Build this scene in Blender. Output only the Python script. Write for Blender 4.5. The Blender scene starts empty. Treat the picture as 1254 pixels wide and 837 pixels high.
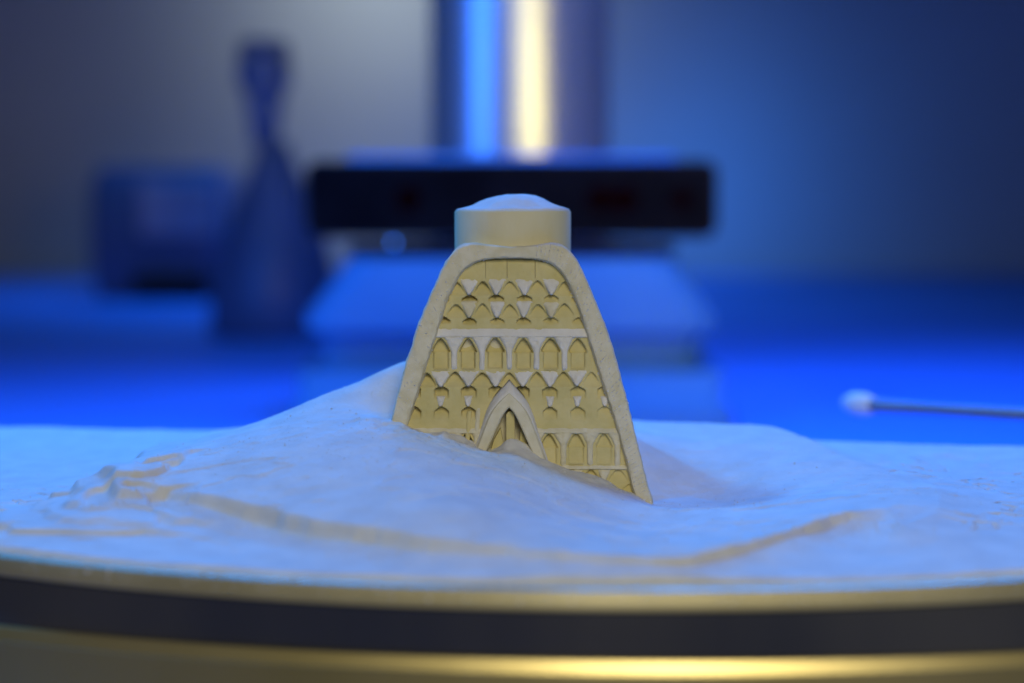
import bpy, bmesh, math, random
import numpy as np
from mathutils import Vector, Matrix

# ------------------------------------------------------------------ scene, camera, light
S = 0.01                                   # all sizes below are written in centimetres
sc = bpy.context.scene
CAM = (0.0, -45.0, 7.4); PITCH = math.radians(4.76); FPX = 2090.0
cd = bpy.data.cameras.new('camera'); cam = bpy.data.objects.new('camera', cd); sc.collection.objects.link(cam)
cam.location = [c * S for c in CAM]
cam.rotation_euler = (math.radians(90) - PITCH, 0, 0)
cd.sensor_width = 36; cd.lens = 60; cd.clip_start = 0.02; cd.clip_end = 20
cd.dof.use_dof = True; cd.dof.focus_distance = 42.6 * S; cd.dof.aperture_fstop = 6.0
cd.dof.aperture_blades = 0
sc.camera = cam
w = bpy.data.worlds.new('World'); sc.world = w; w.use_nodes = True
w.node_tree.nodes['Background'].inputs[0].default_value = (0.05, 0.14, 0.5, 1)
w.node_tree.nodes['Background'].inputs[1].default_value = 0.10
vs = sc.view_settings
vs.view_transform = 'Standard'; vs.look = 'None'; vs.exposure = 0; vs.gamma = 1
sc.cycles.use_denoising = True
sc.cycles.max_bounces = 8

def lamp(name, loc, aim, size, power, col, spread=180):
    d = bpy.data.lights.new(name, 'AREA'); d.shape = 'RECTANGLE'
    d.size, d.size_y = size[0] * S, size[1] * S
    d.energy = power; d.color = col; d.spread = math.radians(spread)
    o = bpy.data.objects.new(name, d); sc.collection.objects.link(o)
    o.location = [c * S for c in loc]
    v = Vector(aim) - Vector(loc)
    o.rotation_euler = v.to_track_quat('-Z', 'Y').to_euler()
    return o
BLUE = (0.02, 0.15, 1.0)
lamp('warm_key_lamp', (10, -75, 41), (0, -5, 2), (26, 36), 2.6, (1, 0.94, 0.72))
lamp('added_column_light', (38, -15, 12), (3, 100, 10), (34, 50), .18, (1, 0.78, 0.26), 26)  # added light, narrow beam that gives the steel column its warm highlight
lamp('blue_key_lamp', (-43, 24, 66), (0, 0, 0), (7, 7), 5.2, (0.02, 0.28, 1.0))
lamp('blue_back_lamp', (10, 84, 44), (0, -2, 0), (80, 14), 3.9, (0.015, 0.25, 1.0), 100)
lamp('blue_top_lamp', (4, -26, 92), (0, 0, 0), (40, 40), .9, (0.08, 0.26, 1.0))
lamp('blue_overhead_lamp', (25, 66, 90), (20, 68, -8), (60, 40), 6.8, BLUE, 100)
lamp('blue_side_lamp', (-92, 22, 30), (0, 85, 8), (22, 50), 2.0, (0.03, 0.17, 1.0), 90)
lamp('added_far_light', (-30, 215, 95), (-20, 225, -8), (60, 40), 4.5, (0.02, 0.24, 1.0), 100)  # added light, lifts the far tabletop, bottle and lower wall
lamp('added_wall_glow', (-26, 272, 66), (-26, 312, 40), (24, 14), .85, (0.80, 0.95, 1.0), 140)  # added light for the pale glow on the left of the wall
lamp('added_wall_blue', (34, 262, 14), (36, 312, 8), (16, 16), .8, (0.02, 0.22, 1.0), 130)  # added unseen light, makes the blue patch on the wall right of the column

# ------------------------------------------------------------------ helpers
def unproj_d(px, py):
    """direction of the sight line through a point of the 1254 x 837 survey photo"""
    dx, dy = (px - 627) / FPX, (py - 418.5) / FPX
    c, s = math.cos(PITCH), math.sin(PITCH)
    return (dx, c - dy * s * 1.0 + 0.0, -s - dy * c)
def at_y(px, py, Y):
    d = unproj_d(px, py); t = (Y - CAM[1]) / d[1]
    return (CAM[0] + d[0] * t, Y, CAM[2] + d[2] * t)
def at_z(px, py, z):
    d = unproj_d(px, py); t = (z - CAM[2]) / d[2]
    return (CAM[0] + d[0] * t, CAM[1] + d[1] * t, z)

def mesh_obj(name, verts, faces, mat, parent=None, smooth=False, mats=None):
    me = bpy.data.meshes.new(name)
    me.from_pydata([(v[0] * S, v[1] * S, v[2] * S) for v in verts], [], faces)
    bm = bmesh.new(); bm.from_mesh(me)
    bmesh.ops.recalc_face_normals(bm, faces=bm.faces)
    bm.to_mesh(me); bm.free()
    if smooth: me.polygons.foreach_set('use_smooth', [True] * len(me.polygons))
    me.materials.append(mat)
    o = bpy.data.objects.new(name, me); sc.collection.objects.link(o)
    if parent: o.parent = parent
    return o
def empty(name, loc, label, cat, group=None):
    o = bpy.data.objects.new(name, None); sc.collection.objects.link(o)
    o.empty_display_size = 0.01
    o['label'] = label; o['category'] = cat
    if group: o['group'] = group
    return o
def rings(rs, close_ends=True, loop=True):
    """verts and faces of a surface through a list of equal-length rings"""
    n = len(rs[0]); V = [p for r in rs for p in r]; F = []
    for i in range(len(rs) - 1):
        for j in range(n if loop else n - 1):
            k = (j + 1) % n
            F.append((i * n + j, i * n + k, (i + 1) * n + k, (i + 1) * n + j))
    if close_ends:
        F.append(tuple(range(n))); F.append(tuple((len(rs) - 1) * n + j for j in range(n)))
    return V, F
def lathe(name, prof, centre, mat, parent=None, seg=96, smooth=True):
    rs = [[(centre[0] + r * math.cos(2 * math.pi * k / seg), centre[1] + r * math.sin(2 * math.pi * k / seg), centre[2] + z)
           for k in range(seg)] for r, z in prof]
    V, F = rings(rs)
    return mesh_obj(name, V, F, mat, parent, smooth)
def bevel(o, wd, seg=2, ang=35):
    m = o.modifiers.new('bevel', 'BEVEL'); m.width = wd * S; m.segments = seg
    m.limit_method = 'ANGLE'; m.angle_limit = math.radians(ang)
    return o
def rrect(hx, hy, r, z, n=6, cx=0, cy=0):
    P = []
    for qx, qy, a0 in ((1, 1, 0), (-1, 1, 90), (-1, -1, 180), (1, -1, 270)):
        for k in range(n + 1):
            a = math.radians(a0 + 90 * k / n)
            P.append((cx + qx * (hx - r) + r * math.cos(a), cy + qy * (hy - r) + r * math.sin(a), z))
    return P

# value noise
_rng = np.random.default_rng(7)
_T = _rng.random((257, 257))
def vnoise(x, y):
    xi = np.floor(x).astype(int); yi = np.floor(y).astype(int)
    fx = x - xi; fy = y - yi
    fx = fx * fx * (3 - 2 * fx); fy = fy * fy * (3 - 2 * fy)
    a = _T[xi % 256, yi % 256]; b = _T[(xi + 1) % 256, yi % 256]
    c = _T[xi % 256, (yi + 1) % 256]; d = _T[(xi + 1) % 256, (yi + 1) % 256]
    return (a * (1 - fx) + b * fx) * (1 - fy) + (c * (1 - fx) + d * fx) * fy - 0.5
def fbm(x, y, o=4):
    s = 0; a = 1.0
    for k in range(o):
        s = s + a * vnoise(x * 2 ** k + 17.3 * k, y * 2 ** k + 5.1 * k); a *= 0.5
    return s
def smooth01(t):
    t = np.clip(t, 0, 1); return t * t * (3 - 2 * t)

# ------------------------------------------------------------------ materials
def base_mat(name, col, rough=0.8, metal=0.0):
    m = bpy.data.materials.new(name); m.use_nodes = True
    b = m.node_tree.nodes['Principled BSDF']
    b.inputs['Base Color'].default_value = (*col, 1)
    b.inputs['Roughness'].default_value = rough; b.inputs['Metallic'].default_value = metal
    return m
def grainy(name, c1, c2, nscale, bump, rough=0.9, metal=0.0, detail=6, bscale=None, lo=.35, hi=.65, spec=0.5, dist=0.0002, stretch=None):
    m = base_mat(name, c1, rough, metal); nt = m.node_tree; b = nt.nodes['Principled BSDF']
    b.inputs['Specular IOR Level'].default_value = spec
    tc = nt.nodes.new('ShaderNodeTexCoord'); src = tc.outputs['Object']
    if stretch:
        mp = nt.nodes.new('ShaderNodeMapping'); mp.inputs['Scale'].default_value = stretch
        nt.links.new(src, mp.inputs[0]); src = mp.outputs[0]
    n = nt.nodes.new('ShaderNodeTexNoise'); n.inputs['Scale'].default_value = nscale; n.inputs['Detail'].default_value = detail
    nt.links.new(src, n.inputs['Vector'])
    r = nt.nodes.new('ShaderNodeValToRGB'); r.color_ramp.elements[0].position = lo; r.color_ramp.elements[1].position = hi
    r.color_ramp.elements[0].color = (*c1, 1); r.color_ramp.elements[1].color = (*c2, 1)
    nt.links.new(n.outputs[0], r.inputs[0]); nt.links.new(r.outputs[0], b.inputs['Base Color'])
    if bump:
        n2 = nt.nodes.new('ShaderNodeTexNoise'); n2.inputs['Scale'].default_value = bscale or nscale * 3; n2.inputs['Detail'].default_value = 8
        n2.inputs['Roughness'].default_value = 0.7
        nt.links.new(src, n2.inputs['Vector'])
        bp = nt.nodes.new('ShaderNodeBump'); bp.inputs['Strength'].default_value = bump; bp.inputs['Distance'].default_value = dist
        nt.links.new(n2.outputs[0], bp.inputs['Height']); nt.links.new(bp.outputs[0], b.inputs['Normal'])
    return m
M = {}
M['powder'] = grainy('powder', (.68, .65, .56), (.76, .73, .63), 120, .7, 1.0, bscale=900, spec=.1, dist=.0005)
M['gypsum'] = grainy('printed_gypsum', (.61, .52, .22), (.69, .59, .28), 160, .5, .85, bscale=1500, spec=.25)
M['dusted'] = grainy('dusty_gypsum', (.68, .61, .40), (.77, .71, .53), 320, .7, .95, bscale=1300, spec=.2, dist=.0003)
M['capmat'] = grainy('cap_gypsum', (.66, .58, .32), (.72, .65, .42), 90, .25, .85, bscale=1500, spec=.25, stretch=(1, 1, .3))
M['caked'] = grainy('caked_powder', (.76, .72, .62), (.84, .80, .72), 200, .8, 1.0, bscale=1200, spec=.1, dist=.0004)
M['brass'] = grainy('brass_edge', (.38, .33, .18), (.48, .42, .24), 30, .1, .5, .5, bscale=200, stretch=(1, 1, .2))
M['flange'] = grainy('brass_flange', (.60, .47, .17), (.74, .59, .25), 16, .1, .36, .8, bscale=200, stretch=(1, 1, .2))
M['band'] = grainy('dark_steel_band', (.035, .038, .055), (.075, .072, .075), 14, .05, .45, .3, bscale=300, stretch=(1, 1, .05))
M['steel'] = grainy('brushed_steel', (.52, .56, .54), (.60, .64, .60), 20, .03, .36, .8, bscale=200, stretch=(1, 1, .05))
M['table'] = grainy('blue_grey_tabletop', (.10, .30, .74), (.13, .34, .80), 3, .1, .55, bscale=40, spec=.3)
M['wall'] = grainy('painted_wall', (.50, .50, .48), (.56, .56, .53), 1.5, .1, .9, bscale=80)
M['black'] = grainy('black_gloss_plastic', (.003, .003, .004), (.006, .006, .007), 30, .02, .5, spec=.02)
M['blackmatt'] = grainy('charcoal_plastic', (.008, .009, .012), (.012, .013, .017), 30, .1, .6, spec=.2)
M['lens'] = base_mat('dark_red_lens', (.008, .001, .001), .5)
M['lens'].node_tree.nodes['Principled BSDF'].inputs['Specular IOR Level'].default_value = 0
M['block'] = grainy('pale_stand', (.03, .17, .32), (.06, .22, .37), 8, .1, .7, bscale=60)
M['bottle'] = grainy('dark_blue_plastic', (.07, .12, .22), (.09, .15, .27), 12, .1, .4)
M['bottlecap'] = grainy('blue_plastic', (.07, .13, .26), (.09, .17, .32), 12, .1, .4)
M['panelgrey'] = grainy('grey_panel', (.30, .34, .42), (.36, .40, .48), 8, .1, .6)
M['bristle'] = grainy('pale_bristle', (.75, .72, .62), (.85, .82, .74), 200, .3, .8, stretch=(.1, 1, 1))
M['handle'] = grainy('grey_handle', (.14, .17, .22), (.20, .23, .28), 30, .1, .45)
M['led'] = base_mat('indicator_light', (.1, .3, 1), .4)
_b = M['led'].node_tree.nodes['Principled BSDF']
_b.inputs['Emission Color'].default_value = (.03, .22, 1, 1); _b.inputs['Emission Strength'].default_value = 4

# ------------------------------------------------------------------ setting: wall, table
TZ = -8.0
def box_verts(x0, x1, y0, y1, z0, z1):
    V = [(x, y, z) for z in (z0, z1) for y in (y0, y1) for x in (x0, x1)]
    F = [(0, 1, 3, 2), (4, 5, 7, 6), (0, 1, 5, 4), (2, 3, 7, 6), (0, 2, 6, 4), (1, 3, 7, 5)]
    return V, F
V, F = box_verts(-260, 260, 312, 322, -60, 260)
o = mesh_obj('wall', V, F, M['wall']); o['kind'] = 'structure'
V, F = box_verts(-220, 220, -21, 311, TZ - 4, TZ)
o = bevel(mesh_obj('tabletop', V, F, M['table']), .4); o['kind'] = 'structure'

# ------------------------------------------------------------------ round-fronted metal platform
PC = (2.5, 15.9); PR = 29.0       # centre and radius of the front arc
def platform_outline(off=0.0, PR=29.5, PC=(2.6, 16.4)):
    P = []
    h_ = 24.5 / PR; a0, a1 = math.radians(270) - math.asin(h_), math.radians(270) + math.asin(22.5 / PR)
    n = 140
    for k in range(n + 1):
        a = a0 + (a1 - a0) * k / n
        P.append(((PC[0] + (PR + off) * math.cos(a)), (PC[1] + (PR + off) * math.sin(a))))
    P.append((26.6 + off, 3.2)); P.append((26.2 + off * .7, 3.9 + off * .7))
    for k in range(1, 40):
        t = k / 40; P.append((26 - 48.5 * t, 4.1 + off + 6.9 * t + .12 * math.sin(9 * t)))
    P.append((-22.6 - off, 10.6)); P.append((-23.0 - off, 9.6)); P.append((-22.8 - off, 3))
    return P
plat = empty('metal_platform', (0, 0, 0), 'round-fronted metal platform carrying the powder, brass rim and dark side band', 'platform')
def platform_part(name, prof, mat):
    flat = dict(PR=37.0, PC=(3.2, 23.9))
    rs = [[(x, y, z) for x, y in platform_outline(off, **(flat if name in ('flange', 'drum') or z < -1.3 and name == 'side_band' else {}))] for off, z in prof]
    V, F = rings(rs)
    return mesh_obj(name, V, F, mat, plat, True)
def smooth_by_angle(o, deg=30):
    bm = bmesh.new(); bm.from_mesh(o.data)
    for e in bm.edges:
        if len(e.link_faces) == 2 and e.calc_face_angle(0) > math.radians(deg): e.smooth = False
    bm.to_mesh(o.data); bm.free()
for nm, prof, mt in (
    ('top_plate', [(-.5, -1.2), (-.5, -.42), (-.45, -.36)], M['band']),
    ('rim', [(-.44, -.45), (-.44, -.10), (-.35, -.02), (-.20, 0.0), (-.05, -.04), (.08, -.28), (.08, -.39), (-.10, -.42)], M['brass']),
    ('side_band', [(-.35, -.415), (0, -.43), (0, -1.32), (-.35, -1.33)], M['band']),
    ('flange', [(-.3, -1.335), (.08, -1.34), (.10, -1.37), (.175, -1.57), (.19, -1.60), (.16, -1.64), (.27, -2.6), (-.3, -2.62)], M['flange']),
    ('drum', [(-.6, -2.63), (-.2, -2.64), (-.2, TZ + .01), (-.6, TZ)], M['band'])):
    smooth_by_angle(platform_part(nm, prof, mt))

# ------------------------------------------------------------------ tower
tower = empty('model_tower', (0, 0, 0), 'cream printed model of a tapering arched tower half buried in powder', 'model tower')
OUT = [(302, 0), (300, 28), (297, 45), (298, 58), (305, 70), (314, 77), (325, 84), (345, 92.5), (360, 99), (400, 115.5), (450, 131), (500, 144), (560, 158), (615, 173), (650, 181), (690, 190)]
INN = [(316, 0), (316.3, 18), (317, 30), (321, 46), (328, 56), (335, 62), (345, 68), (360, 75), (372, 80), (400, 89), (430, 98.5), (455, 106.5), (480, 114), (505, 123), (555, 137), (595, 147), (640, 159), (690, 172)]
CX = 626.5
def hw_of_py(py):
    ys = [325, 345, 360, 400, 450, 500, 560, 615, 650, 690, 760]
    ws = [84, 92.5, 99, 115.5, 131, 144, 158, 173, 181, 190, 205]
    return float(np.interp(py, ys, ws, left=84 - (325 - py) * .45))
def Yf(z):
    """depth of the leaning facade plane at height z"""
    return -(1.52 + (6.1 - z) * 0.205)
def fac(px, py, off=0.0):
    """point of the facade, off = distance proud of it"""
    Y = -2.0
    for _ in range(6):
        p = at_y(px, py, Y); Y = Yf(p[2])
    return (p[0], Y - off, p[2])
# body
rs = []
for py in (760, 690, 650, 615, 560, 500, 450, 400, 360, 345, 325, 314, 306, 301):
    hw = hw_of_py(py) if py >= 325 else {314: 77, 306: 71, 301: 66}[py]
    p = fac(CX + hw, py); h = p[0] - .06
    rs.append(rrect(h, abs(Yf(p[2])) - .18, min(.9, h * .5), p[2], 7))
V, F = rings(rs); smooth_by_angle(mesh_obj('body', V, F, M['dusted'], tower, True), 40)
# cap
def lathe_irregular(name, prof, c, mat, parent, amp, seg=128, seed=3):
    rr = random.Random(seed); ph = [rr.random() * 6.28 for _ in range(8)]
    rs = []
    for i, (r, z) in enumerate(prof):
        ring = []
        for k in range(seg):
            a = 2 * math.pi * k / seg
            d = sum(math.sin((j + 2) * a + ph[j]) / (j + 2) for j in range(8)) * amp
            ring.append((c[0] + (r + d * .6) * math.cos(a), c[1] + (r + d * .6) * math.sin(a), c[2] + z + d * .5))
        rs.append(ring)
    V, F = rings(rs); return mesh_obj(name, V, F, mat, parent, True)
zc = at_y(627, 258, -1.5)[2]
RC = 1.525
o = lathe_irregular('cap', [(RC, 5.7 - zc), (RC, -.06), (RC - .02, -.015), (RC - .06, 0.0), (.3, 0.02)], (0.02, 0, zc), M['capmat'], tower, .008)
smooth_by_angle(o, 40)
# frame round the recessed facade
def resample(pts, n):
    P = np.array([(w_, y_) for y_, w_ in pts], float)
    d = np.r_[0, np.cumsum(np.hypot(*np.diff(P, axis=0).T))]
    # smooth (Catmull-like) by cubic through cumulative length
    t = np.linspace(0, d[-1], n)
    x = np.interp(t, d, P[:, 0]); y = np.interp(t, d, P[:, 1])
    for _ in range(2):
        x[1:-1] = .25 * x[:-2] + .5 * x[1:-1] + .25 * x[2:]; y[1:-1] = .25 * y[:-2] + .5 * y[1:-1] + .25 * y[2:]
    x[0] = 0
    return list(zip(x, y))
NR = 90
oc = resample(OUT, NR); ic = resample(INN, NR)
def full(c): return [(CX - x, y) for x, y in reversed(c[1:])] + [(CX + x, y) for x, y in c]
oc, ic = full(oc), full(ic)
def mix(a, b, t): return (a[0] + (b[0] - a[0]) * t, a[1] + (b[1] - a[1]) * t)
prof = [(0.0, -.75), (0.0, .18), (.03, .25), (.10, .29), (.80, .30), (.92, .27), (.98, .20), (1.10, -.16), (1.11, -.3)]
rs = []; rr = random.Random(5)
for a, b in zip(oc, ic):
    ring = []
    for t, off in prof:
        p = mix(a, b, t); nz = float(fbm(np.array(p[0] * .16 + t * 3), np.array(p[1] * .16), 4)); ring.append(fac(p[0] + nz * 1.3, p[1] + nz * .8, off + .035 * nz + rr.uniform(-.005, .005)))
    rs.append(ring)
V, F = rings(rs, True, True)
smooth_by_angle(mesh_obj('arch_frame', V, F, M['dusted'], tower, True), 38)
# powder grains caught along the right-hand inside edge of the frame
gv, gf = [], []; rr = random.Random(11)
def grain(p, r):
    n = len(gv)
    for d in ((1, 0, 0), (-1, 0, 0), (0, 1, 0), (0, -1, 0), (0, 0, 1), (0, 0, -1)):
        q = r * rr.uniform(.6, 1.3); gv.append((p[0] + d[0] * q, p[1] + d[1] * q, p[2] + d[2] * q))
    for f in ((0, 2, 4), (2, 1, 4), (1, 3, 4), (3, 0, 4), (2, 0, 5), (1, 2, 5), (3, 1, 5), (0, 3, 5)): gf.append(tuple(n + i for i in f))
for i in range(2200):
    right = rr.random() < .72
    k = rr.randrange(6, NR - 1); k = NR - 1 + k if right else NR - 1 - k
    a, b = oc[k], ic[k]
    t = rr.choice((rr.gauss(.93, .06), rr.gauss(.5, .2), rr.uniform(.05, 1.1)))
    t = min(max(t, 0.02), 1.2)
    off = .30 if t < .85 else .30 - (t - .85) * 1.3
    p = mix(a, b, t); grain(fac(p[0], p[1], off), abs(rr.gauss(.010, .008)) + .004)
o = mesh_obj('powder_grains', gv, gf, M['caked'], tower); o['kind'] = 'stuff'

def inner_hw(py): return float(np.interp(py, [p[0] for p in INN], [p[1] for p in INN]))
def clipx(x, y):
    m = inner_hw(y) + 4
    return max(CX - m, min(CX + m, x))
def slab(name, outline, offs, back=-.16, mat='gypsum', bev=.018, parent=None, jig=0.0):
    """a piece of the facade: photo outline, proud by offs(y) in front"""
    fr = [fac(clipx(x, y), y, offs(y) + random.uniform(-jig, jig)) for x, y in outline]
    bk = [fac(clipx(x, y), y, back) for x, y in outline]
    n = len(outline)
    c = [fac(clipx(sum(p[0] for p in outline) / n, y0), y0, offs(y0)) for y0 in [sum(p[1] for p in outline) / n]][0]
    V = fr + bk
    F = [tuple(range(n))] + [(i, (i + 1) % n, n + (i + 1) % n, n + i) for i in range(n)]
    o = mesh_obj(name, V, F, M[mat], parent or tower)
    if bev: bevel(o, bev, 2, 30)
    return o
random.seed(4)
def arch_outline(cx, top, bot, hw, neck=None, point=.55):
    """pointed arch, springing a little below its tip"""
    rise = hw * 1.05
    P = []
    for k in range(9):
        t = k / 8; P.append((cx - hw * math.cos(t * math.pi / 2) ** (1.1), top + rise * (1 - math.sin(t * math.pi / 2) ** .9)))
    R = [(2 * cx - x, y) for x, y in reversed(P[:-1])]
    L = P + R
    if neck:
        ny, nh = neck
        L = [(cx - nh, bot), (cx - nh, ny + 2), (cx - hw, ny - 1)] + L + [(cx + hw, ny - 1), (cx + nh, ny + 2), (cx + nh, bot)]
    else:
        L = [(cx - hw, bot)] + L + [(cx + hw, bot)]
    return L
def lin(y0, a, y1, b): return lambda y: a + (b - a) * min(max((y - y0) / (y1 - y0), 0), 1)
def niche(cx, top, bot, hw, neck=None, a=.03, b=.03):
    if abs(cx - CX) > inner_hw((top + bot) / 2) - 2: return
    slab('arched_niche', arch_outline(cx, top, bot, hw, neck), lin(top, a, bot, b))
def spandrel(cx, top, bot, hw, mat='caked', a=.03, b=.17, bar=None):
    """wedge between two arches, foot proud, powder lying on it"""
    if abs(cx - CX) > inner_hw((top + bot) / 2) - 1: return
    P = [(cx - hw, top), (cx + hw, top)]
    n = 6; fh = 2.6 if not bar else 2.8
    for k in range(1, n + 1):
        t = k / n; P.append((cx + fh + (hw - fh) * (1 - t) ** 1.7, top + (bot - top) * t))
    if bar: P += [(cx + fh, bar), (cx - fh, bar)]
    for k in range(n, 0, -1):
        t = k / n; P.append((cx - fh - (hw - fh) * (1 - t) ** 1.7, top + (bot - top) * t))
    slab('spandrel', P, lin(top, a, bot, b), mat=mat, jig=.008)
def ledge(y0, y1, x0, x1, a, b, mat='gypsum'):
    n = 14; P = [(x0 + (x1 - x0) * k / n, y0 + random.uniform(-.4, .4)) for k in range(n + 1)] + [(x1 + (x0 - x1) * k / n, y1 + random.uniform(-.4, .4)) for k in range(n + 1)]
    return slab('ledge', P, lin(y0, a, y1, b), mat=mat)
PIT = 33.4
# relief of the facade: rows of pointed arches, deep under their tips and running out below
ARCH = []                      # cx, tip, half width, rise, reach, depth
def row(c0, tip, hw, rise, reach, dep, k0=-5, k1=5):
    for k in range(k0, k1 + 1):
        cx = c0 + PIT * k
        ARCH.append((cx + random.uniform(-.7, .7), tip + random.uniform(-.8, .8), hw + random.uniform(-.9, .5), rise * random.uniform(.85, 1.1), reach,
                     dep * 1.6 * random.uniform(.75, 1.15) * (1 - .38 * (cx - CX) / 110)))
row(625, 344.5, 11.5, 14, 17, .11); row(608.3, 361, 9.5, 5, 10, .15)
row(625, 372.5, 11.5, 13, 17, .10); row(608.3, 388.5, 9.5, 5, 9, .14)
row(607, 414.5, 11.3, 16, 60, .15)
row(623.5, 456, 11.5, 14, 18, .12); row(640.2, 472.5, 9.5, 5, 16, .15); row(606.8, 497.5, 9, 6, 16, .12)
row(639, 531, 11.5, 18, 60, .14); row(623, 574, 13, 15, 20, .12); row(639, 592, 13, 9, 14, .12)
ARC = np.array(ARCH)
def relief(px, py):
    """distance proud of the leaning facade plane"""
    o = .06 + .022 * float(fbm(np.array(px * .12), np.array(py * .12), 3))
    if 496 < py < 552:
        w_ = float(np.interp(py, [497, 502, 509, 522, 537, 556], [0, 5, 9, 15, 21.5, 30])) + 2
        o -= .55 * min(max((w_ - abs(px - 623.5)) / 2, 0), 1) * min(1, (556 - py) / 22)
    if py < 322: o -= .16 * (322 - py) / 8
    A = ARC[(abs(ARC[:, 0] - px) < ARC[:, 2] + 1) & (ARC[:, 1] < py + 1)]
    for cx, tip, hw, rise, reach, dep in A:
        v = (py - tip)
        if reach == 60:
            if v > 38.5: continue
            w_ = hw * min(1, max(v, 0) / rise) ** .62
            if v > 17: w_ = hw - 2.2
            dd = dep * (1 - .35 * max(0, v) / 38)
            if v > 36: dd *= (38.5 - v) / 2.5
            if v > 17: dd -= .05
        else:
            if v > reach: continue
            w_ = hw * min(1, max(v, 0) / rise) ** .62
            dd = dep * (1 - max(v, 0) / reach) ** .8
        t = (w_ - abs(px - cx)) / 1.3
        o -= dd * min(max(t, 0), 1)
    return o
def tile(name, x0, x1, y0, y1, step=1.1, mat='gypsum'):
    ym = (y0 + y1) / 2; lim = inner_hw(y1) + 4
    x0, x1 = max(x0, CX - lim), min(x1, CX + lim)
    if x1 - x0 < 4: return
    nx, ny = max(2, int((x1 - x0) / step)), max(2, int((y1 - y0) / step))
    V = []; F = []
    for j in range(ny + 1):
        y = y0 + (y1 - y0) * j / ny
        for i in range(nx + 1):
            x = clipx(x0 + (x1 - x0) * i / nx, y)
            V.append(fac(x, y, relief(x, y)))
    for j in range(ny):
        for i in range(nx):
            a = j * (nx + 1) + i; F.append((a, a + 1, a + nx + 2, a + nx + 1))
    rim = [i for i in range(nx + 1)] + [(j + 1) * (nx + 1) - 1 for j in range(1, ny + 1)] + [ny * (nx + 1) + i for i in range(nx - 1, -1, -1)] + [j * (nx + 1) for j in range(ny - 1, 0, -1)]
    b = len(V)
    for r in rim: V.append((V[r][0], V[r][1] + .75, V[r][2]))
    for k in range(len(rim)):
        k2 = (k + 1) % len(rim); F.append((rim[k], rim[k2], b + k2, b + k))
    F.append(tuple(range(b, b + len(rim))))
    o = mesh_obj(name, V, F, M[mat], tower, True); smooth_by_angle(o, 60); return o
def tiles(name, c0, y0, y1):
    for k in range(-5, 6):
        c = c0 + PIT * k; tile(name, c - PIT / 2, c + PIT / 2, y0, y1)
for x0, x1 in ((556, 594.5), (595, 620.7), (621.3, 655), (655.6, 698)): tile('panel', x0, x1, 308, 341)
tiles('arched_niche', 625, 341, 361); tiles('arched_niche', 608.3, 361, 372.5)
tiles('arched_niche', 625, 372.5, 388.5); tiles('arched_niche', 608.3, 388.5, 405)
tiles('arched_niche', 607, 405, 455); tiles('arched_niche', 623.5, 455, 472.5)
tiles('arched_niche', 640.2, 472.5, 497); tiles('arched_niche', 606.8, 497, 528)
tiles('arched_niche', 639, 528, 573); tiles('arched_niche', 623, 573, 591.5); tiles('arched_niche', 639, 591.5, 640)

def spandrel(cx, top, bot, hw, mat='caked', a=.02, b=.23, bar=None, foot=2.2):
    """powder-filled wedge between two arches, top lying back, rounded foot"""
    if abs(cx - CX) > inner_hw((top + bot) / 2) - 1: return
    nu, nv = 10, 12; V = []; F = []
    j1, j2 = random.uniform(-.8, .8), random.uniform(-1.2, 1.2)
    end = bar or bot
    ysv = [top + (bot - top) * i / nv for i in range(nv + 1)] + ([bot + (bar - bot) * i / 6 for i in range(1, 7)] if bar else [])
    for y in ysv:
        t = min((y - top) / (bot - top), 1)
        h = foot + (hw - foot) * (1 - t) ** 1.35
        if not bar: h *= (1 - max(0, t - .8) / .2 * .55)
        for i in range(nu + 1):
            u = -1 + 2 * i / nu
            x = clipx(cx + u * h + j1 * t, y + 0)
            o = a + (b - a) * t ** .8
            o = .01 + (o) * (1 - abs(u) ** 4 * .55) + .05 * float(fbm(np.array(x * .3), np.array(y * .3), 3))
            if y == ysv[0] or y == ysv[-1]: o -= .06
            V.append(fac(x, y + j2 * .4, o))
    n = len(ysv)
    for j in range(n - 1):
        for i in range(nu):
            q = j * (nu + 1) + i; F.append((q, q + 1, q + nu + 2, q + nu + 1))
    rim = list(range(nu + 1)) + [(j + 1) * (nu + 1) - 1 for j in range(1, n)] + [(n - 1) * (nu + 1) + i for i in range(nu - 1, -1, -1)] + [j * (nu + 1) for j in range(n - 2, 0, -1)]
    bb = len(V)
    for r in rim: V.append((V[r][0], V[r][1] + .18, V[r][2]))
    for k in range(len(rim)):
        k2 = (k + 1) % len(rim); F.append((rim[k], rim[k2], bb + k2, bb + k))
    F.append(tuple(range(bb, bb + len(rim))))
    smooth_by_angle(mesh_obj('spandrel', V, F, M[mat], tower, True), 60)
def shelf(y0, y1, half, a, b, mat, gap=0, side=0):
    if gap:
        shelf(y0, y1, half, a, b, mat, 0, (-1, gap)); shelf(y0, y1, half, a, b, mat, 0, (1, gap)); return
    n = 60; V = []; F = []; m_ = 6
    for j in range(m_ + 1):
        t = j / m_
        for i in range(n + 1):
            x = CX - half + 2 * half * i / n
            if side: x = CX - 3 + side[0] * (side[1] + (half - side[1]) * i / n)
            y = y0 + (y1 - y0) * t + .9 * float(fbm(np.array(x * .12 + 3), np.array(y0 + t * 2.0), 3)) * (t > .5) 
            o = a + (b - a) * t ** .7
            if j == m_: o = .0
            V.append(fac(clipx(x, y), y, o + .015 * float(fbm(np.array(x * .2), np.array(y * .4), 2))))
    for j in range(m_):
        for i in range(n): q = j * (n + 1) + i; F.append((q, q + 1, q + n + 2, q + n + 1))
    mesh_obj('ledge', V, F, M[mat], tower, True)
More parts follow.
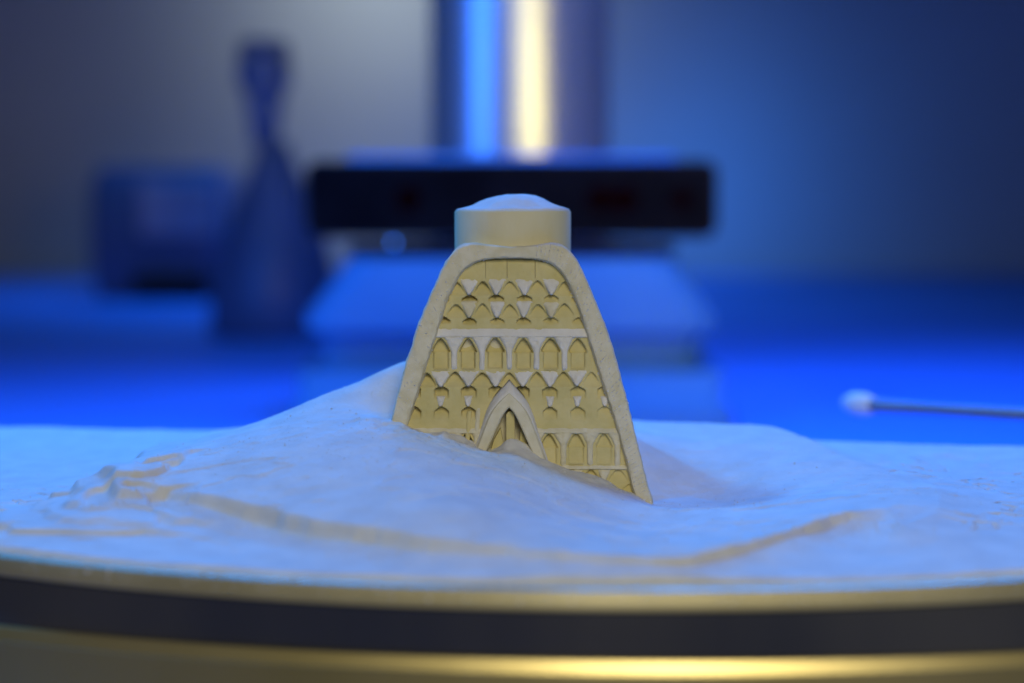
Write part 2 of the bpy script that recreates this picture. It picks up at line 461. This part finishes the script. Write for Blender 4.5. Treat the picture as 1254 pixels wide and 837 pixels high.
for k in range(-3, 4):
    c = 608.3 + PIT * k
    spandrel(c, 340, 361, 13.8, foot=3.5); spandrel(c, 368.5, 388.5, 12, foot=3.5, mat= 'dusted' if k in (-1, 2) else 'caked')
shelf(402.5, 414, inner_hw(408) + 3, .06, .15, 'caked')
for k in range(-4, 5):
    spandrel(590.3 + PIT * k, 411, 432, 14, 'caked', .13, .11, 453, 3.6)
    spandrel(606.8 + PIT * k, 452.5, 472.5, 15, foot=3.8)
    if abs(606.8 + PIT * k - CX) > 36: spandrel(606.8 + PIT * k, 485, 497.5, 5.5, a=.05, b=.15, foot=3)
    if abs(622.3 + PIT * k - CX) > 20: spandrel(622.3 + PIT * k, 528, 546, 14, 'dusted', .12, .11, 571, 3.8)
    if abs(606 + PIT * k - CX) > 20: spandrel(606 + PIT * k, 572, 591, 11, 'dusted')
shelf(524, 531, inner_hw(527) + 3, .05, .14, 'dusted', 33); shelf(569.5, 575, inner_hw(572) + 3, .05, .13, 'dusted', 48)
# doorway: hooded pointed portal
def portal_curve(pts):
    h = resample(pts, 25)
    return [(623.5 - x, y) for x, y in reversed(h[1:])] + [(623.5 + x, y) for x, y in h]
pin = portal_curve([(497, 0), (502, 5), (509, 9), (522, 15), (537, 21.5), (556, 30), (580, 40)])
pout = portal_curve([(475, 0), (483, 9), (492, 18), (503, 25), (517, 30.5), (535, 37), (560, 46), (595, 57)])
rs = []
for a, b in zip(pout, pin):
    rs.append([fac(*mix(a, b, t), off) for t, off in ((-.04, -.1), (0.0, .20), (.10, .34), (.22, .42), (.9, .44), (1.0, .40), (1.06, -.35))])
V, F = rings(rs, True, True)
portal = mesh_obj('portal', V, F, M['dusted'], tower, True); smooth_by_angle(portal, 35)
rs = []
for i, (a, b) in enumerate(zip(pout, pin)):
    f = max(0, 1 - abs(i - 24) / 15.0)
    rs.append([fac(*mix(a, b, t), off) for t, off in ((-.42 * f ** 1.5 - .05, -.05), (-.30 * f ** 1.5 - .04, .22 * f), (.0, .26 + .1 * f), (.16 + .1 * f, .33 + .09 * f), (.2 + .1 * f, .2))])
V, F = rings(rs, True, True); mesh_obj('powder_hood', V, F, M['caked'], portal, True)
# inside the doorway
slab('door_niche', arch_outline(625, 503, 560, 5.2), lin(503, .16, 540, .24), parent=portal, mat='gypsum')
slab('door_jamb', [(598, 560), (605, 538), (613, 524), (616, 540), (616, 560)], lin(524, .05, 550, .2), parent=portal)
slab('door_jamb', [(650, 560), (645, 540), (638, 524), (636, 540), (636, 560)], lin(524, .05, 550, .2), parent=portal)
for x0, x1, y0, m in ((569, 575, 503, 'gypsum'), (580, 586, 499, 'dusted')):
    slab('pilaster', [(x0 + 3, y0), (x1 + 3, y0), (x1, 545), (x0, 545)], lin(y0, .08, 545, .14), mat=m, bev=.05)

# ------------------------------------------------------------------ powder
ctrl = []
def cy(px, py, Y): ctrl.append(at_y(px, py, Y))
def cz(px, py, z): ctrl.append(at_z(px, py, z))
for px, py in ((478, 514), (500, 521), (520, 528), (545, 527), (568, 533), (585, 545), (597, 553), (612, 545), (630, 538), (648, 548), (665, 560), (690, 570), (720, 579), (750, 591), (775, 603), (800, 619)):
    p = fac(px, py, .3); ctrl.append(p)
    ctrl.append((p[0], p[1] + 1.2, p[2] + .03))
# left ridge
for px, py, Y in ((474, 458, -.3), (440, 468, 0), (400, 482, 0), (365, 497, 0), (330, 511.5, -.2), (290, 527, -1.2), (250, 544, -2.6), (205, 568, -4.4), (165, 590, -6)): cy(px, py, Y)
for X, Y, z in ((-3.0, 2.5, 1.9), (-5, 3.2, 1.2), (-7.2, 3.5, .8), (-9, 3, .7), (-10.5, 1, .65), (-8.5, 6, .75), (-5, 6.2, .8), (0, 5.5, .9), (0, 3, 1.6), (-2.2, .6, 3.2), (-3.2, 1.6, 2.35),
                (3.4, 1.5, .85), (5, 3, .75), (7, 2, .68), (9, 1, .66), (6, 6, .95), (8, 5, .9), (3, 6.3, .95), (10, 3, .85), (7.6, -.5, .48), (9.5, -2, .5), (11, -1, .6), (8.5, -4, .35), (-11.2, -1.5, .6), (-11, -4, .6)): ctrl.append((X, Y, z))
for px, py, z in ((830, 622, .0), (870, 625, .03), (910, 620, .08),  (800, 640, -.06), (850, 645, .0), (920, 645, .1), (700, 640, .28), (770, 660, .15), (620, 640, .62), (560, 625, .86), (975, 622, .22), (1020, 610, .35)): cz(px, py, z)
crust = [(140, 604, .75), (165, 605, .72), (200, 603, .72), (250, 612, .68), (300, 622, .62), (340, 630, .58), (385, 640, .55), (430, 651, .50), (475, 658, .48), (520, 665, .45), (570, 669, .44), (620, 673, .42), (680, 680, .40), (740, 683, .38), (800, 686, .36), (850, 685, .35), (885, 678, .35), (920, 668, .36), (955, 657, .37), (990, 645, .39), (1020, 635, .42), (1045, 629, .46), (1075, 630, .48), (1105, 637, .46)]
for c in crust: cz(*c)
C = np.array(ctrl)
# thin plate spline through the survey points
def tps_fit(C, lam=.02):
    n = len(C); d = np.hypot(C[:, None, 0] - C[None, :, 0], C[:, None, 1] - C[None, :, 1])
    K = np.where(d > 0, d * d * np.log(d + 1e-9), 0) + lam * np.eye(n)
    P = np.c_[np.ones(n), C[:, :2]]
    A = np.block([[K, P], [P.T, np.zeros((3, 3))]])
    return np.linalg.solve(A, np.r_[C[:, 2], np.zeros(3)])
W = tps_fit(C)
def tps(x, y):
    z = W[-3] + W[-2] * x + W[-1] * y
    for i in range(len(C)):
        r2 = (x - C[i, 0]) ** 2 + (y - C[i, 1]) ** 2 + 1e-12
        z = z + W[i] * .5 * r2 * np.log(r2)
    return z
edge = [at_z(*c)[:2] for c in crust] + [at_z(*c)[:2] for c in ((1150, 622, .45), (1150, 595, .5), (1120, 570, .6), (1085, 551, .7), (1030, 530, .85), (960, 516, .9), (880, 511.5, .95), (790, 511, .95), (627, 513, .9), (450, 514, .85), (320, 515, .8), (250, 522, .75), (190, 536, .7), (155, 556, .7), (140, 578, .7), (118, 586, .7), (122, 597, .75))]
edge = np.array(edge)
def sdist(x, y, P):
    d = np.full(x.shape, 1e9); ins = np.zeros(x.shape, bool); n = len(P)
    for i in range(n):
        ax, ay = P[i]; bx, by = P[(i + 1) % n]
        ex, ey = bx - ax, by - ay
        t = np.clip(((x - ax) * ex + (y - ay) * ey) / (ex * ex + ey * ey + 1e-12), 0, 1)
        d = np.minimum(d, np.hypot(x - ax - t * ex, y - ay - t * ey))
        c = ((ay > y) != (by > y)) & (x < (bx - ax) * (y - ay) / (by - ay + 1e-12) + ax)
        ins ^= c
    return np.where(ins, d, -d)
xs = np.concatenate([np.arange(-23.2, -14, .16), np.arange(-14, 14, .055), np.arange(14, 27.8, .16)])
ysg = np.concatenate([np.arange(-13.4, -4, .032), np.arange(-4, 11.9, .06)])
X, Y = np.meshgrid(xs, ysg)
sd = sdist(X, Y, edge)
jag = .16 * fbm(X * .7, Y * .7, 4) + .04 * np.abs(vnoise(X * 3, Y * 3)) + .25 * smooth01((-7.5 - X) / 2) * fbm(X * 1.6 + 9, Y * 1.6, 3)
T = tps(X, Y)
dome = np.exp(-(X ** 2 + Y ** 2) / 8.0)
front = smooth01((-1 - Y) / 4)               # 1 at the front crust, 0 at the back
right = smooth01((X - 7.0) / 2.5)
width = .09 + .22 * smooth01(.5 + 1.3 * vnoise(X * .22 + 31, Y * .2)) * front + .5 * (1 - front) + 0.9 * right
m = .82 * smooth01((sd + jag) / width) + .18 * smooth01((sd + jag + .55 + .3 * vnoise(X * .35, Y * .35 + 7)) / (.9 + width))
base = .04 * fbm(X * .8, Y * .8, 4) + (1 - .6 * right) * (.10 + .11 * front + .12 * smooth01((-4 - X) / 5) + .07 * fbm(X * .5 + 60, Y * .5, 3)) * np.exp(-np.clip(-sd - .05, 0, 9) / (.85 + .5 * smooth01((-3 - X) / 6))) + .30 * right * np.exp(-np.clip(-sd, 0, 9) / 1.6)
# left-hand crumbled terraces
lt = smooth01((-5.0 - X) / 3) * smooth01((-2 - Y) / 2)
s2 = sd + .75 + .5 * fbm(X * .9 + 4, Y * .9 + 8, 3)
base += lt * .16 * smooth01(s2 / .3) + lt * .10 * smooth01((s2 + .8 + .6 * fbm(X * .6, Y * .6, 3)) / .35)
H = base * (1 - m) + np.maximum(T, -.25) * m
H += m * .10 * np.exp(-np.clip(sd + jag, 0, 9) / .35) * front * (1 - right)
fl = smooth01((-7.0 - X) / 1.2) * smooth01((-2.5 - Y) / 1.5) * smooth01((Y + 9) / 1) * smooth01((X + 12.5) / 1)
H += fl * (.15 * smooth01((fbm(X * .55 + 3, Y * .8 + 1, 2) - .05) / .05) - .12 * smooth01((fbm(X * .7 + 13, Y * .9 + 7, 2) - .12) / .05))
# brushed streaks and small scarps in the excavated slope
H += m * (.018 * fbm(X * .55 + 2, Y * 1.3, 4) + .020 * fbm(X * 3, Y * 3, 4))
near = np.exp(-((np.abs(X) - 0) / 4.2) ** 4) * np.exp(-((Y + 3.1) / .9) ** 2)
H += near * (.12 + .12 * smooth01(-X / 2)) * fbm(X * 2.2 + 5, Y * 2.2, 4)
sc1 = fbm(X * .5 + 20, Y * .9 + 3, 3)
H += m * .05 * smooth01(np.abs(sc1 - .05) * -14 + 1) * front * .6
# cracks and flakes out on the flat at the right and a few at the left
def ridged(x, y): return 1 - np.abs(fbm(x, y, 4)) * 2.2
cr = smooth01((ridged(X * .55, Y * .8 + 40) - .955) / .03)
zone = smooth01((X - 9.5) / 1.0) * smooth01((5 - Y) / 2) * smooth01((Y + 9) / 2) + .6 * smooth01((-10.5 - X) / 1.0) * smooth01((-1 - Y) / 2)
H -= cr * zone * .20
flk = smooth01((fbm(X * 1.3 + 50, Y * 1.3, 4) - .18) / .06)
H += flk * zone * .025
H += .008 * fbm(X * 7, Y * 7, 2)
H += .75 * np.exp(-((X - 20.5) ** 2 / 6 + (Y - 2.3) ** 2 / 3))
# slope off inside the platform's outline
po = np.array([p if p[1] < 2 else q_ for p, q_ in zip(platform_outline(-.42), platform_outline(.24))]); so = sdist(X, Y, po)
wob = .10 * fbm(X * .7 + 3, Y * .7, 3)
e = smooth01((so + wob * smooth01((Y - 0) / 2)) / np.where(Y > 2, .14, .35))
H = H * e + (-.30) * (1 - e)
keep = so > -.02
idx = -np.ones(X.shape, int); idx[keep] = np.arange(keep.sum())
verts = np.stack([X[keep], Y[keep], H[keep]], 1) * S
q = keep[:-1, :-1] & keep[1:, :-1] & keep[:-1, 1:] & keep[1:, 1:]
A = idx[:-1, :-1][q]; B = idx[:-1, 1:][q]; Cq = idx[1:, 1:][q]; D = idx[1:, :-1][q]
faces = np.stack([A, B, Cq, D], 1)
me = bpy.data.meshes.new('powder_bed')
me.vertices.add(len(verts)); me.vertices.foreach_set('co', verts.ravel())
me.loops.add(faces.size); me.loops.foreach_set('vertex_index', faces.ravel().astype(np.int32))
me.polygons.add(len(faces)); me.polygons.foreach_set('loop_start', np.arange(0, faces.size, 4, dtype=np.int32))
me.update(calc_edges=True); me.validate()
me.polygons.foreach_set('use_smooth', [True] * len(me.polygons))
me.materials.append(M['powder'])
bed = bpy.data.objects.new('powder_bed', me); sc.collection.objects.link(bed)
bed['kind'] = 'stuff'; bed['label'] = 'bed and mound of fine pale powder spread over the platform round the tower'; bed['category'] = 'powder'
def ground(x, y):
    i = int(np.argmin(abs(xs - x))); j = int(np.argmin(abs(ysg - y))); return float(H[j, i])

# loose crumbs on the powder
gv, gf = [], []; rr = random.Random(21)
for i in range(6000):
    if rr.random() < .45:
        k = rr.randrange(len(crust)); c = edge[k]; x, y = c[0] + rr.gauss(0, .5), c[1] + rr.gauss(-.25, .35)
    elif rr.random() < .5: x, y = rr.gauss(0, 3.5), rr.gauss(-4.5, 2)
    else: x, y = rr.uniform(-14, 14), rr.uniform(-12, 5)
    if (x - PC[0]) ** 2 + (y - PC[1]) ** 2 > (PR - .8) ** 2 or (abs(x) < 3.6 and y > -3.2): continue
    r = min(.04, abs(rr.gauss(0, .009)) + .004)
    grain((x, y, ground(x, y) + r * .3), r)
o = mesh_obj('powder_crumbs', gv, gf, M['powder']); o['kind'] = 'stuff'
o['label'] = 'loose crumbs of pale powder scattered over the mound'; o['category'] = 'powder'

# powder spilled on the platform's rim
gv, gf = [], []; rr = random.Random(33)
for i in range(900):
    a = math.radians(270) + rr.uniform(-.45, .42); off = rr.choice((rr.uniform(-.4, 0), rr.uniform(-.1, .08)))
    z = .0 if off < -.05 else -.04 - (off + .05) * 1.8
    r = abs(rr.gauss(0, .014)) + .005
    grain((2.6 + (29.5 + off) * math.cos(a), 16.4 + (29.5 + off) * math.sin(a), z + r * .5), r)
o = mesh_obj('spilled_powder', gv, gf, M['powder']); o['kind'] = 'stuff'
o['label'] = 'pale powder grains spilled on the brass rim of the platform'; o['category'] = 'powder'

# powder heaped on the cap
rs = []
for r, z in ((1.50, -.03), (1.47, .03), (1.3, .07), (1.1, .13), (.92, .22), (.75, .31), (.55, .385), (.35, .42), (.15, .435), (.02, .44)):
    ring = []
    for k in range(96):
        a = 2 * math.pi * k / 96
        c_ = .17 * (1 - r / 1.5); d = .07 * float(fbm(np.array(3 + r * math.cos(a) * 2.2), np.array(9 + r * math.sin(a) * 2.2), 3)) * (1 if r < 1.45 else .3)
        ring.append((.02 + c_ + r * math.cos(a), r * math.sin(a) * .98, zc + z * .93 + d))
    rs.append(ring)
V, F = rings(rs); o = mesh_obj('powder_heap', V, F, M['powder'], None, True)
o['kind'] = 'stuff'; o['label'] = 'small heap of pale powder lying on the flat cap of the tower'; o['category'] = 'powder'

# ------------------------------------------------------------------ sensor bar on its stand
YB = 70.0
stand = empty('pale_stand', (0, 0, 0), 'pale blurred block with sloping ends carrying the black sensor bar', 'stand')
cxs = at_y(626, 318, YB)[0]
zt = at_y(626, 318, YB)[2]; zb = at_y(626, 480, YB)[2]
def hx(px): return abs(at_y(px, 400, YB)[0] - at_y(626, 400, YB)[0])
z1 = at_y(626, 415, YB)[2]; z2 = at_y(626, 455, YB)[2]
rs = [rrect(hx(862), 7.4, 2.8, z1 + .01, 6, cxs, YB + 8), rrect(hx(884), 8.2, 3.0, z1 + .5, 6, cxs, YB + 8), rrect(hx(884), 8.2, 3.0, z1 + 1.4, 6, cxs, YB + 8),
      rrect(hx(842), 7.6, 2.8, zt - .9, 6, cxs, YB + 8), rrect(hx(832), 7.2, 2.6, zt, 6, cxs, YB + 8)]
V, F = rings(rs); smooth_by_angle(mesh_obj('block', V, F, M['block'], stand, True), 50)
rs = [rrect(hx(868), 6.6, 2.6, z2 - .3, 6, cxs, YB + 8), rrect(hx(868), 6.6, 2.6, z1, 6, cxs, YB + 8)]
V, F = rings(rs); smooth_by_angle(mesh_obj('waist', V, F, M['block'], stand, True), 50)
rs = [rrect(hx(900), 10.2, 1.0, TZ, 6, cxs, YB + 8), rrect(hx(898), 10.2, 1.0, TZ + 1.2, 6, cxs, YB + 8), rrect(hx(885), 9.4, 1.0, TZ + 1.9, 6, cxs, YB + 8), rrect(hx(888), 8.6, 1.0, z2, 6, cxs, YB + 8)]
V, F = rings(rs); smooth_by_angle(mesh_obj('base_board', V, F, M['block'], stand, True), 50)

YK = 72.0
bar = empty('sensor_bar', (0, 0, 0), 'long black glossy depth camera bar lying level behind the tower', 'camera bar')
kx0, kx1 = at_y(373, 240, YK)[0], at_y(880, 240, YK)[0]
kz0, kz1 = at_y(626, 292, YK)[2], at_y(626, 196, YK)[2]
kc = (kx0 + kx1) / 2; kh = (kx1 - kx0) / 2
def xz_loft(name, secs, mat, parent, cx, cz, n=6):
    rs = []
    for y, hxx, hz, r in secs:
        rs.append([(p[0], y, p[1]) for p in [(q[0], q[1]) for q in rrect(hxx, hz, r, 0, n, cx, cz)]])
    V, F = rings(rs); o = mesh_obj(name, V, F, mat, parent, True); smooth_by_angle(o, 40); return o
kzc = (kz0 + kz1) / 2; khz = (kz1 - kz0) / 2
xz_loft('housing', [(YK + .1, kh - .1, khz - .1, .9), (YK + .4, kh, khz, 1.0), (YK + 4.6, kh - .3, khz, 1.0), (YK + 5.6, kh - 1.2, khz - .5, .8)], M['blackmatt'], bar, kc, kzc)
V, F = rings([rrect(kh - 2.6, 1.4, .3, kz1 + .003, 6, kc, YK + 2.9), rrect(kh - 2.9, .9, .3, kz1 + .40, 6, kc, YK + 3.2)])
bevel(mesh_obj('top_ridge', V, F, M['bottlecap'], bar), .1); bar.children[-1]['label'] = 'raised strip along the top, its paler blue standing for light on the edge'  # blue light on the bar's top edge put into the strip's colour
xz_loft('front_glass', [(YK + .09, kh - .25, khz - .25, .8), (YK - .05, kh - .3, khz - .3, .75)], M['black'], bar, kc, kzc)
for px, r in ((500, .9), (735, .95), (765, .95), (835, .7)):
    c = at_y(px, 246, YK)
    rs = [[(c[0] + q * math.cos(t * math.pi / 16), YK - yy, kzc + q * math.sin(t * math.pi / 16)) for t in range(32)] for q, yy in ((r, .051), (r * .96, .12), (r * .8, .10), (r * .5, .16), (.05, .18))]
    V, F = rings(rs); mesh_obj('lens', V, F, M['lens'], bar, True)
V, F = rings([rrect(5.2, 3.2, 1.4, zt + .003, 6, kc, YK + 3.4), rrect(11.3, 3.4, 1.2, zt + .25, 6, kc, YK + 3.4), rrect(11.3, 3.3, 1.2, zt + .9, 6, kc, YK + 3.4), rrect(4.0, 2.2, 1, zt + 1.2, 6, kc, YK + 3.4), rrect(3.2, 1.8, 1, kz0 + .05, 6, kc, YK + 3.4)])
smooth_by_angle(mesh_obj('foot', V, F, M['blackmatt'], bar, True), 50)
c = at_y(483, 297, YK + .6)
lathe('indicator_light', [(.02, -.14), (.12, -.08), (.15, 0), (.12, .08), (.02, .14)], (c[0], YK - .25, c[2]), M['led'], bar, 16)

# steel column behind the bar
YP = 95.0
cpx = at_y(637, 150, YP)[0]; rp = (at_y(752, 150, YP)[0] - at_y(521, 150, YP)[0]) / 2
col = empty('steel_column', (0, 0, 0), 'thick upright polished steel tube behind the black sensor bar', 'steel tube')
lathe('tube', [(rp - .2, TZ + 1.2), (rp, TZ + 1.4), (rp, 60), (rp - .4, 60.2)], (cpx, YP + rp, 0), M['steel'], col, 96); smooth_by_angle(col.children[-1], 30)
lathe('foot_flange', [(rp + .01, TZ), (rp + 3, TZ), (rp + 3, TZ + 1.0), (rp + .01, TZ + 1.2)], (cpx, YP + rp, 0), M['steel'], col, 96); smooth_by_angle(col.children[-1], 30)

# bottle and box far left
YBt = 150.0
c = at_y(327, 380, YBt); kb = (45 + YBt) / FPX
zz = lambda py: at_y(327, py, YBt)[2]
bot = empty('spray_bottle', (0, 0, 0), 'dark blue blurred bottle with a slim neck and flared body, left of the sensor bar', 'bottle')
lathe('bottle_body', [(7.2, TZ), (7.6, TZ + .5), (7.3, zz(350)), (6.0, zz(300)), (4.4, zz(250)), (2.6, zz(205)), (1.7, zz(175))], (c[0] + 1, YBt, 0), M['bottle'], bot, 48)
lathe('bottle_neck', [(1.6, zz(176)), (1.8, zz(150)), (2.3, zz(120)), (2.4, zz(112))], (c[0], YBt, 0), M['bottlecap'], bot, 32)
lathe('bottle_top', [(2.4, zz(111.8)), (2.9, zz(105)), (2.9, zz(60)), (2.4, zz(50)), (.3, zz(48))], (c[0], YBt, 0), M['bottle'], bot, 32)
lathe('bottle_cap_band', [(2.91, zz(104)), (3.05, zz(102)), (3.05, zz(82)), (2.91, zz(80))], (c[0], YBt, 0), M['bottlecap'], bot, 32)
YD = 215.0
dx0, dx1 = at_y(108, 260, YD)[0], at_y(272, 260, YD)[0]; dz1 = at_y(190, 205, YD)[2]
dc = (dx0 + dx1) / 2; dh = (dx1 - dx0) / 2
dev = empty('desktop_device', (0, 0, 0), 'dark box-shaped device with a lighter grey front panel at far left', 'device')
V, F = rings([rrect(dh * .9, 9, 1.5, TZ, 6, dc, YD + 10), rrect(dh, 10, 1.5, TZ + 4, 6, dc, YD + 10), rrect(dh, 10, 1.5, dz1 - 3, 6, dc, YD + 10), rrect(dh * .9, 8.5, 1.5, dz1, 6, dc, YD + 10)])
smooth_by_angle(mesh_obj('casing', V, F, M['bottle'], dev, True), 50)
p0, p1 = at_y(172, 288, YD), at_y(262, 222, YD)
V, F = box_verts(p0[0], p1[0], YD - .5, YD + .2, p0[2], p1[2]); bevel(mesh_obj('front_panel', V, F, M['panelgrey'], dev), .4)
V, F = box_verts(p0[0] - 1, p1[0] - 1, YD - 3, YD + .2, TZ + .3, TZ + 3.5); bevel(mesh_obj('tray', V, F, M['blackmatt'], dev), .4)

# brush lying on the table at the right
br = empty('brush', (0, 0, 0), 'slim grey brush with pale bristles pointing left behind the powder at the right', 'brush')
a = Vector(at_z(1037, 494, .12)); b = Vector(at_z(1069, 497, .18)); e2 = Vector((24.6, .2, 1.05))
def tube(name, P, R, mat, parent, seg=16):
    rs = []
    d = (Vector(P[-1]) - Vector(P[0])).normalized(); s = d.cross(Vector((0, 0, 1))).normalized(); u = s.cross(d)
    for p, r in zip(P, R):
        rs.append([tuple(Vector(p) + s * r * math.cos(2 * math.pi * k / seg) + u * r * math.sin(2 * math.pi * k / seg)) for k in range(seg)])
    V, F = rings(rs); o = mesh_obj(name, V, F, mat, parent, True); smooth_by_angle(o, 50); return o
tube('bristles', [a, a.lerp(b, .3), a.lerp(b, .7), b], [.26, .42, .42, .28], M['bristle'], br)
c2 = b.lerp(e2, .12)
tube('ferrule', [b, c2], [.24, .20], M['handle'], br)
tube('handle', [c2, b.lerp(e2, .4), b.lerp(e2, .8), e2], [.19, .20, .19, .13], M['handle'], br)
